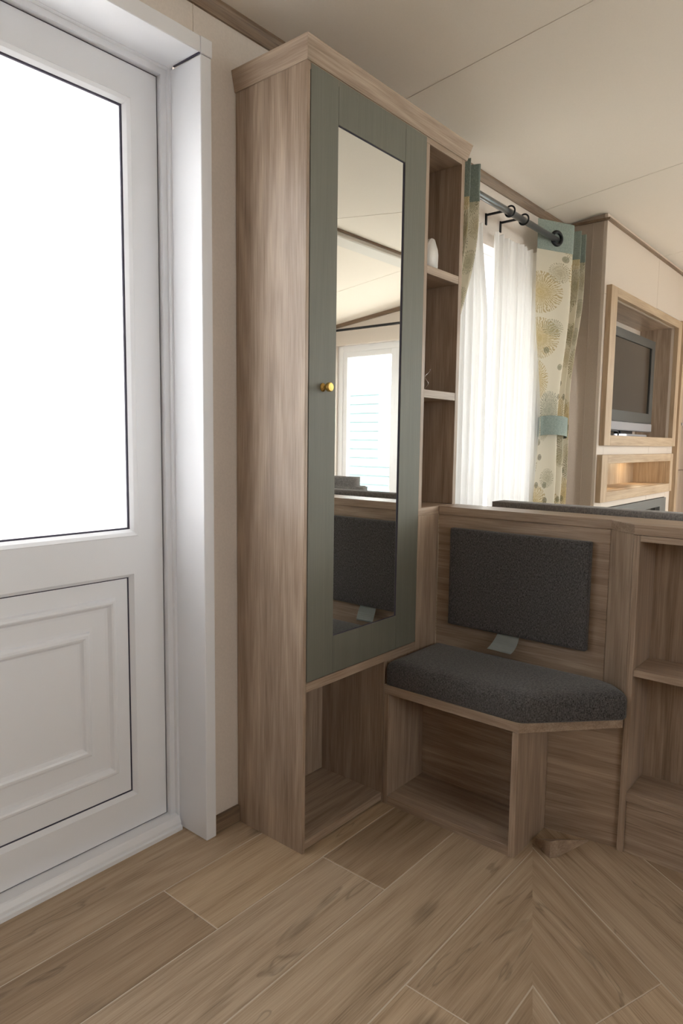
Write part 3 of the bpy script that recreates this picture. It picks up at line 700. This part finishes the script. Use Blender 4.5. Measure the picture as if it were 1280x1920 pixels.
topR = [(2.850, 1.305), (2.945, 1.262), (3.045, 1.222), (3.035, 1.285), (3.085, 1.315), (3.120, 1.270), (3.135, 1.224), (3.130, 1.285), (3.165, 1.315), (3.190, 1.265), (3.200, 1.226), (3.205, 1.285), (3.240, 1.320)]
sq = lambda P, x0, x1, yc, k: [(lerp(x0, x1, i/(len(P)-1))*.7+.3*lerp(x0, x1, (p[0]-P[0][0])/(P[-1][0]-P[0][0])), yc+(p[1]-1.268)*k) for i, p in enumerate(P)]
midR = sq(topR, 2.925, 3.150, 1.268, .75); botR = sq(topR, 2.905, 3.165, 1.268, .8)
fnR = curtain_fn(topR, midR, botR, ZT, ZB, 1.128)
sheet('cloth', 'floral', 84, 70, lambda u_, v: fnR(u_, .07+.93*v), cr, uvw=.95)
hd = sheet('heading_band', 'teal', 84, 6, lambda u_, v: (lambda p: (p[0], p[1]-.0015, p[2]))(fnR(u_, .0725*v)), cr, uvw=.95)
def tieband(u_, v):
    a = 2*PI*u_; z = lerp(ZTIE0, ZTIE1, v)-.010*math.cos(a-.6)
    return (3.018+.098*math.cos(a)*(1-.06*v), 1.268+.056*math.sin(a), z)
sheet('tie_band', 'teal', 40, 6, tieband, cr, uvw=.6)
for px in (2.947,):
    obj('eyelet', atorus(B(), (px, RYD-.004, RZ+.003), (-.40, -.92, 0), .0265, .0085, 30, 8), 'black', cr, smooth=True)
cl = thing('floral_curtain', (2.2, 1.27, .30), 'cream floral curtain with sage heading, half hidden behind the open shelves', 'curtain', group='floral curtains')
topL = [(1.965, 1.315), (2.02, 1.265), (2.06, 1.222), (2.06, 1.285), (2.09, 1.315), (2.115, 1.270), (2.128, 1.224), (2.125, 1.285), (2.15, 1.315), (2.175, 1.265), (2.192, 1.222), (2.215, 1.262), (2.26, 1.30)]
midL = sq(topL, 1.935, 2.04, 1.268, .7); botL = sq(topL, 1.935, 2.06, 1.268, .75)
fnL = curtain_fn(topL, midL, botL, ZT, ZB, 1.128)
sheet('cloth', 'floral', 84, 70, lambda u_, v: fnL(u_, .07+.93*v), cl, uvw=.95)
sheet('heading_band', 'teal', 84, 6, lambda u_, v: (lambda p: (p[0], p[1]-.0015, p[2]))(fnL(u_, .0725*v)), cl, uvw=.95)
def voile_fn(x0t, x1t, x0b, x1b, folds, seed, ztop=1.885, zb=.66, fl=1.15):
    r = random.Random(seed); ph = [r.uniform(0, 6) for _ in range(4)]
    def fn(u, v):
        z = lerp(ztop, zb, v); t = sstep(v*fl)
        x = lerp(lerp(x0t, x0b, t), lerp(x1t, x1b, t), u)
        y = 1.338+.013*math.sin(2*PI*folds*u+ph[0])+.006*math.sin(2*PI*folds*2.3*u+ph[1]+z)
        return (x+.004*math.sin(folds*4*u+z*3), y, z+.004*math.sin(u*60)*(1-v))
    return fn
o = sheet('voile_curtain', 'voile', 90, 30, voile_fn(2.18, 2.415, 2.02, 2.492, 8, 1, fl=3.2), None, origin=(2.3, 1.338, .66))
tag(o, 'white voile panel hanging nearest the open shelves', 'voile curtain', group='voile curtains')
o = sheet('voile_curtain', 'voile', 110, 30, voile_fn(2.528, 3.03, 2.515, 3.04, 11, 5), None, origin=(2.75, 1.338, .66))
tag(o, 'white voile panel hanging beside the tied-back floral curtain', 'voile curtain', group='voile curtains')

# ------------------------------------------------------------------ media wall
TX, TY = 3.275, 1.157
mw = tag(thing('wall_media', (4.1, TY, 0)), 'cream panelled media wall with recessed television niche', 'media wall', kind='structure')
box('side_board', 'taupe', mw, TX, TX+.016, TY+.0161, WY, 0, ceil_z(TY)-.004, .001)
box('edge_strip', 'taupe', mw, TX-.0015, TX+.002, TY+.066, TY+.069, 0, ceil_z(TY)-.034, .0004)
def mp_(a, b, c, d): return box('panel', 'panelvinyl', mw, a, b, TY, TY+.016, c, d, .001)
N0, N1, NZ0, NZ1 = 3.385, 4.49, 1.10, 1.755
K0, K1, KZ0, KZ1 = 3.37, 4.48, .825, .962
ctop = ceil_z(TY)-.004
mp_(TX, 4.108, NZ1, ctop); mp_(4.111, XG, NZ1+.06, ctop)
mp_(4.111, 4.60, NZ1, NZ1+.0595)
mp_(TX, K0, 0, NZ1-.0005); mp_(N1, 4.60, 0, NZ1-.0005)
mp_(K0+.0005, 4.108, KZ1, NZ0); mp_(4.111, N1-.0005, KZ1, NZ0)
mp_(K0+.0005, 4.108, .742, KZ0); mp_(4.111, N1-.0005, .742, KZ0); mp_(K0+.0005, N1-.0005, 0, .20)
t_ = B(); aprism(t_, [(TX-.014, TY-.014), (XG, TY-.014), (XG, TY), (TX, TY), (TX, WY), (TX-.014, WY)], ceil_z(TY)-.036, ceil_z(WY)-.001)
tag(obj('trim_5', t_, 'trim'), 'oak strip along the top of the media wall', 'trim', kind='structure')
def niche(nm, o, i, dep, label, proud=.026, warm=False):
    t = thing(nm, (0, 0, 0), label); t.parent = mw
    fr_ = ((o[0], o[2], o[1], o[3]),)
    # surround in four boards
    box('surround_board', 'pale_z', t, o[0], i[0], TY-proud, TY-.0005, o[2], o[3], .001); box('surround_board', 'pale_z', t, i[1], o[1], TY-proud, TY-.0005, o[2], o[3], .001)
    box('surround_board', 'pale_x', t, i[0], i[1], TY-proud, TY-.0005, o[2], i[2], .001); box('surround_board', 'pale_x', t, i[0], i[1], TY-proud, TY-.0005, i[3], o[3], .001)
    lin = 'pale' if warm else 'oak'
    y0, y1 = TY+.0005, TY+dep
    box('lining', lin+'_z', t, i[0]-.010, i[0]-.0002, y0, y1, i[2], i[3], 0); box('lining', lin+'_z', t, i[1]+.0002, i[1]+.010, y0, y1, i[2], i[3], 0)
    box('lining', lin+'_x', t, i[0]-.010, i[1]+.010, y0, y1, i[2]-.010, i[2]-.0002, 0); box('lining', lin+'_x', t, i[0]-.010, i[1]+.010, y0, y1, i[3]+.0002, i[3]+.010, 0)
    box('back_board', lin+'_z' if warm else 'panelvinyl', t, i[0]-.010, i[1]+.010, y1, y1+.006, i[2]-.010, i[3]+.010, 0)
    return t
niche('television_niche', (3.300, 4.560, 1.050, 1.797), (N0, N1, NZ0, NZ1), .195, 'oak framed upper recess in the media wall holding the television')
nl = niche('lit_niche', (3.286, 4.535, .776, 1.006), (K0, K1, KZ0, KZ1), .19, 'narrow lit oak recess under the television', warm=True)
for lx in (3.62, 4.25):
    lamp = obj('downlight', alathe(B(), (lx, 1.25, KZ1-.0002), (0, 0, -1), [(.0, 0), (.022, 0), (.022, .003), (.014, .004), (.0, .004)], 20), 'silver', nl)
    L_ = bpy.data.lights.new('niche_downlight', 'POINT'); L_.energy = .32; L_.color = (1, .80, .52); L_.shadow_soft_size = .012
    lo_ = bpy.data.objects.new('niche_downlight', L_); COL.objects.link(lo_); lo_.location = (lx, 1.25, KZ1-.022)
# television
tv = thing('television', (3.96, 1.23, NZ0), 'older grey flat television with silver speaker bar in the upper niche', 'television')
V0, V1, VY = 3.572, 4.335, 1.215
box('body', 'fireblack', tv, V0+.004, V1-.004, VY+.012, VY+.075, 1.148, 1.655, .006)
bz = B(); frame_rect(bz, (V0, V1, 1.182, 1.661), (V0+.062, V1-.062, 1.238, 1.615), VY, VY+.014)
obj('bezel', bz, 'darkgrey', tv)
box('screen', 'screen', tv, V0+.060, V1-.060, VY+.006, VY+.011, 1.236, 1.617, 0)
box('speaker_bar', 'silver', tv, V0, V1, VY-.004, VY+.03, 1.132, 1.180, .004)
box('stand_neck', 'black', tv, 3.86, 4.06, VY+.02, VY+.06, 1.112, 1.15, .004)
obj('stand_base', aprism(B(), [(3.80, 1.185), (4.16, 1.185), (4.22, 1.23), (4.18, 1.33), (3.78, 1.33), (3.74, 1.23)], NZ0+.0004, 1.114, bev=.004, seg=2), 'silver', tv)
pts = [(3.45+.25*t, 1.19+.012*math.sin(t*7), NZ0+.006+.02*math.sin(t*3.1)) for t in [i/14 for i in range(15)]]
tag(obj('cable', atube(B(), pts, .004, 8), 'cable', None, smooth=True, origin=(3.6, 1.21, NZ0)), 'black cable loop beside the television stand', 'cable')
# electric fire
ef = thing('electric_fire', (3.93, TY, .20), 'wide grey framed electric fire below the lit niche', 'fireplace')
fb = B(); frame_rect(fb, (K0+.003, N1-.006, .203, .739), (3.50, 4.36, .30, .690), TY-.012, TY+.02); obj('surround', fb, 'firegrey', ef)
box('firebox', 'fireblack', ef, 3.49, 4.37, TY+.03, TY+.12, .29, .70, 0)
box('fire_glass', 'screen', ef, 3.495, 4.365, TY+.014, TY+.018, .295, .695, 0)
# tall cabinet beside the media wall
tc_ = thing('tall_cabinet', (4.8, 1.2, 0), 'tall oak cabinet at the far right of the media wall', 'cabinet')
box('side_post', 'pale_z', tc_, 4.602, 4.655, TY-.03, TY+.14, 0, 1.813, .001)
box('top_board', 'pale_x', tc_, 4.655, XG-.002, TY-.03, TY+.14, 1.765, 1.813, .001)
box('door_panel', 'oak_z', tc_, 4.657, XG-.002, TY-.005, TY+.012, .9, 1.55, .001)
box('door_panel', 'oak_z', tc_, 4.657, XG-.002, TY-.005, TY+.012, .02, .897, .001)
box('alcove_back', 'pale_z', tc_, 4.657, XG-.002, TY+.09, TY+.10, 1.552, 1.763, 0)
obj('knob', alathe(B(), (4.70, TY-.005, 1.19), (0, -1, 0), [(.0, 0), (.005, 0), (.004, .008), (.010, .014), (.009, .022), (.0, .024)], 16), 'silver', tc_)
L_ = bpy.data.lights.new('alcove_downlight', 'POINT'); L_.energy = .4; L_.color = (1, .80, .52); L_.shadow_soft_size = .015
lo_ = bpy.data.objects.new('alcove_downlight', L_); COL.objects.link(lo_); lo_.location = (4.82, 1.20, 1.745)
obj('downlight', alathe(B(), (4.82, 1.20, 1.7648), (0, 0, -1), [(.0, 0), (.02, 0), (.02, .003), (.0, .004)], 18), 'silver', tc_)

# ------------------------------------------------------------------ lounge seating behind the divider
def soft(bm, x0, x1, y0, y1, z0, z1, r, seg=4):
    return aprism(bm, [(x0, y0), (x1, y0), (x1, y1), (x0, y1)], z0, z1, bev=r, seg=seg)
so = thing('sofa', (2.3, .1, 0), 'long grey fabric sofa backing onto the divider wall', 'sofa')
obj('backrest', soft(B(), 1.930, 2.10, -1.15, 1.065, .10, .868, .045), 'sofa', so, True)
obj('base', soft(B(), 2.10, 2.66, -1.15, 1.03, .03, .28, .02), 'sofa', so, True)
for a, b in ((-1.14, -.06), (-.05, 1.02)): obj('seat_cushion', soft(B(), 2.105, 2.68, a, b, .285, .44, .035), 'sofa', so, True)
ac = thing('armchair', (3.1, -.5, 0), 'grey fabric armchair in the lounge, its back seen in the mirror', 'armchair')
obj('backrest', soft(B(), 2.72, 2.90, -.78, .05, .12, .868, .05), 'sofa', ac, True)
obj('base', soft(B(), 2.90, 3.50, -.78, .03, .05, .27, .02), 'sofa', ac, True)
obj('seat_cushion', soft(B(), 2.905, 3.52, -.64, -.11, .275, .43, .04), 'sofa', ac, True)
for a, b in ((-.78, -.65), (-.10, .03)): obj('arm', soft(B(), 2.905, 3.48, a, b, .28, .60, .04), 'sofa', ac, True)
tag(box('far_curtain_rail', 'black', None, XG-.095, XG-.075, GY0-.1, GY1+.2, 2.068, 2.088, .003), 'dark curtain rail over the gable window, seen in the mirror', 'curtain rail')

# ------------------------------------------------------------------ outside
tag(box('ground', 'ground', None, -30, 34, -30, 32, -.75, -.70, 0), 'pale gravel ground outside the windows', 'ground', kind='structure')
nb = thing('neighbouring_building', (9.2, -4, -.70), 'pale clad building outside the gable window, seen in the mirror', 'building')
box('core_wall', 'outer', nb, 9.22, 9.5, -12, 3.0, -.70, 2.0, 0)
for k in range(17):
    z = -.55+k*.15
    obj('cladding_board', aprism(B(), [(9.18, z), (9.205, z+.149), (9.22, z+.149), (9.22, z)], -12, 3.0, plane='xz'), 'clad', nb)
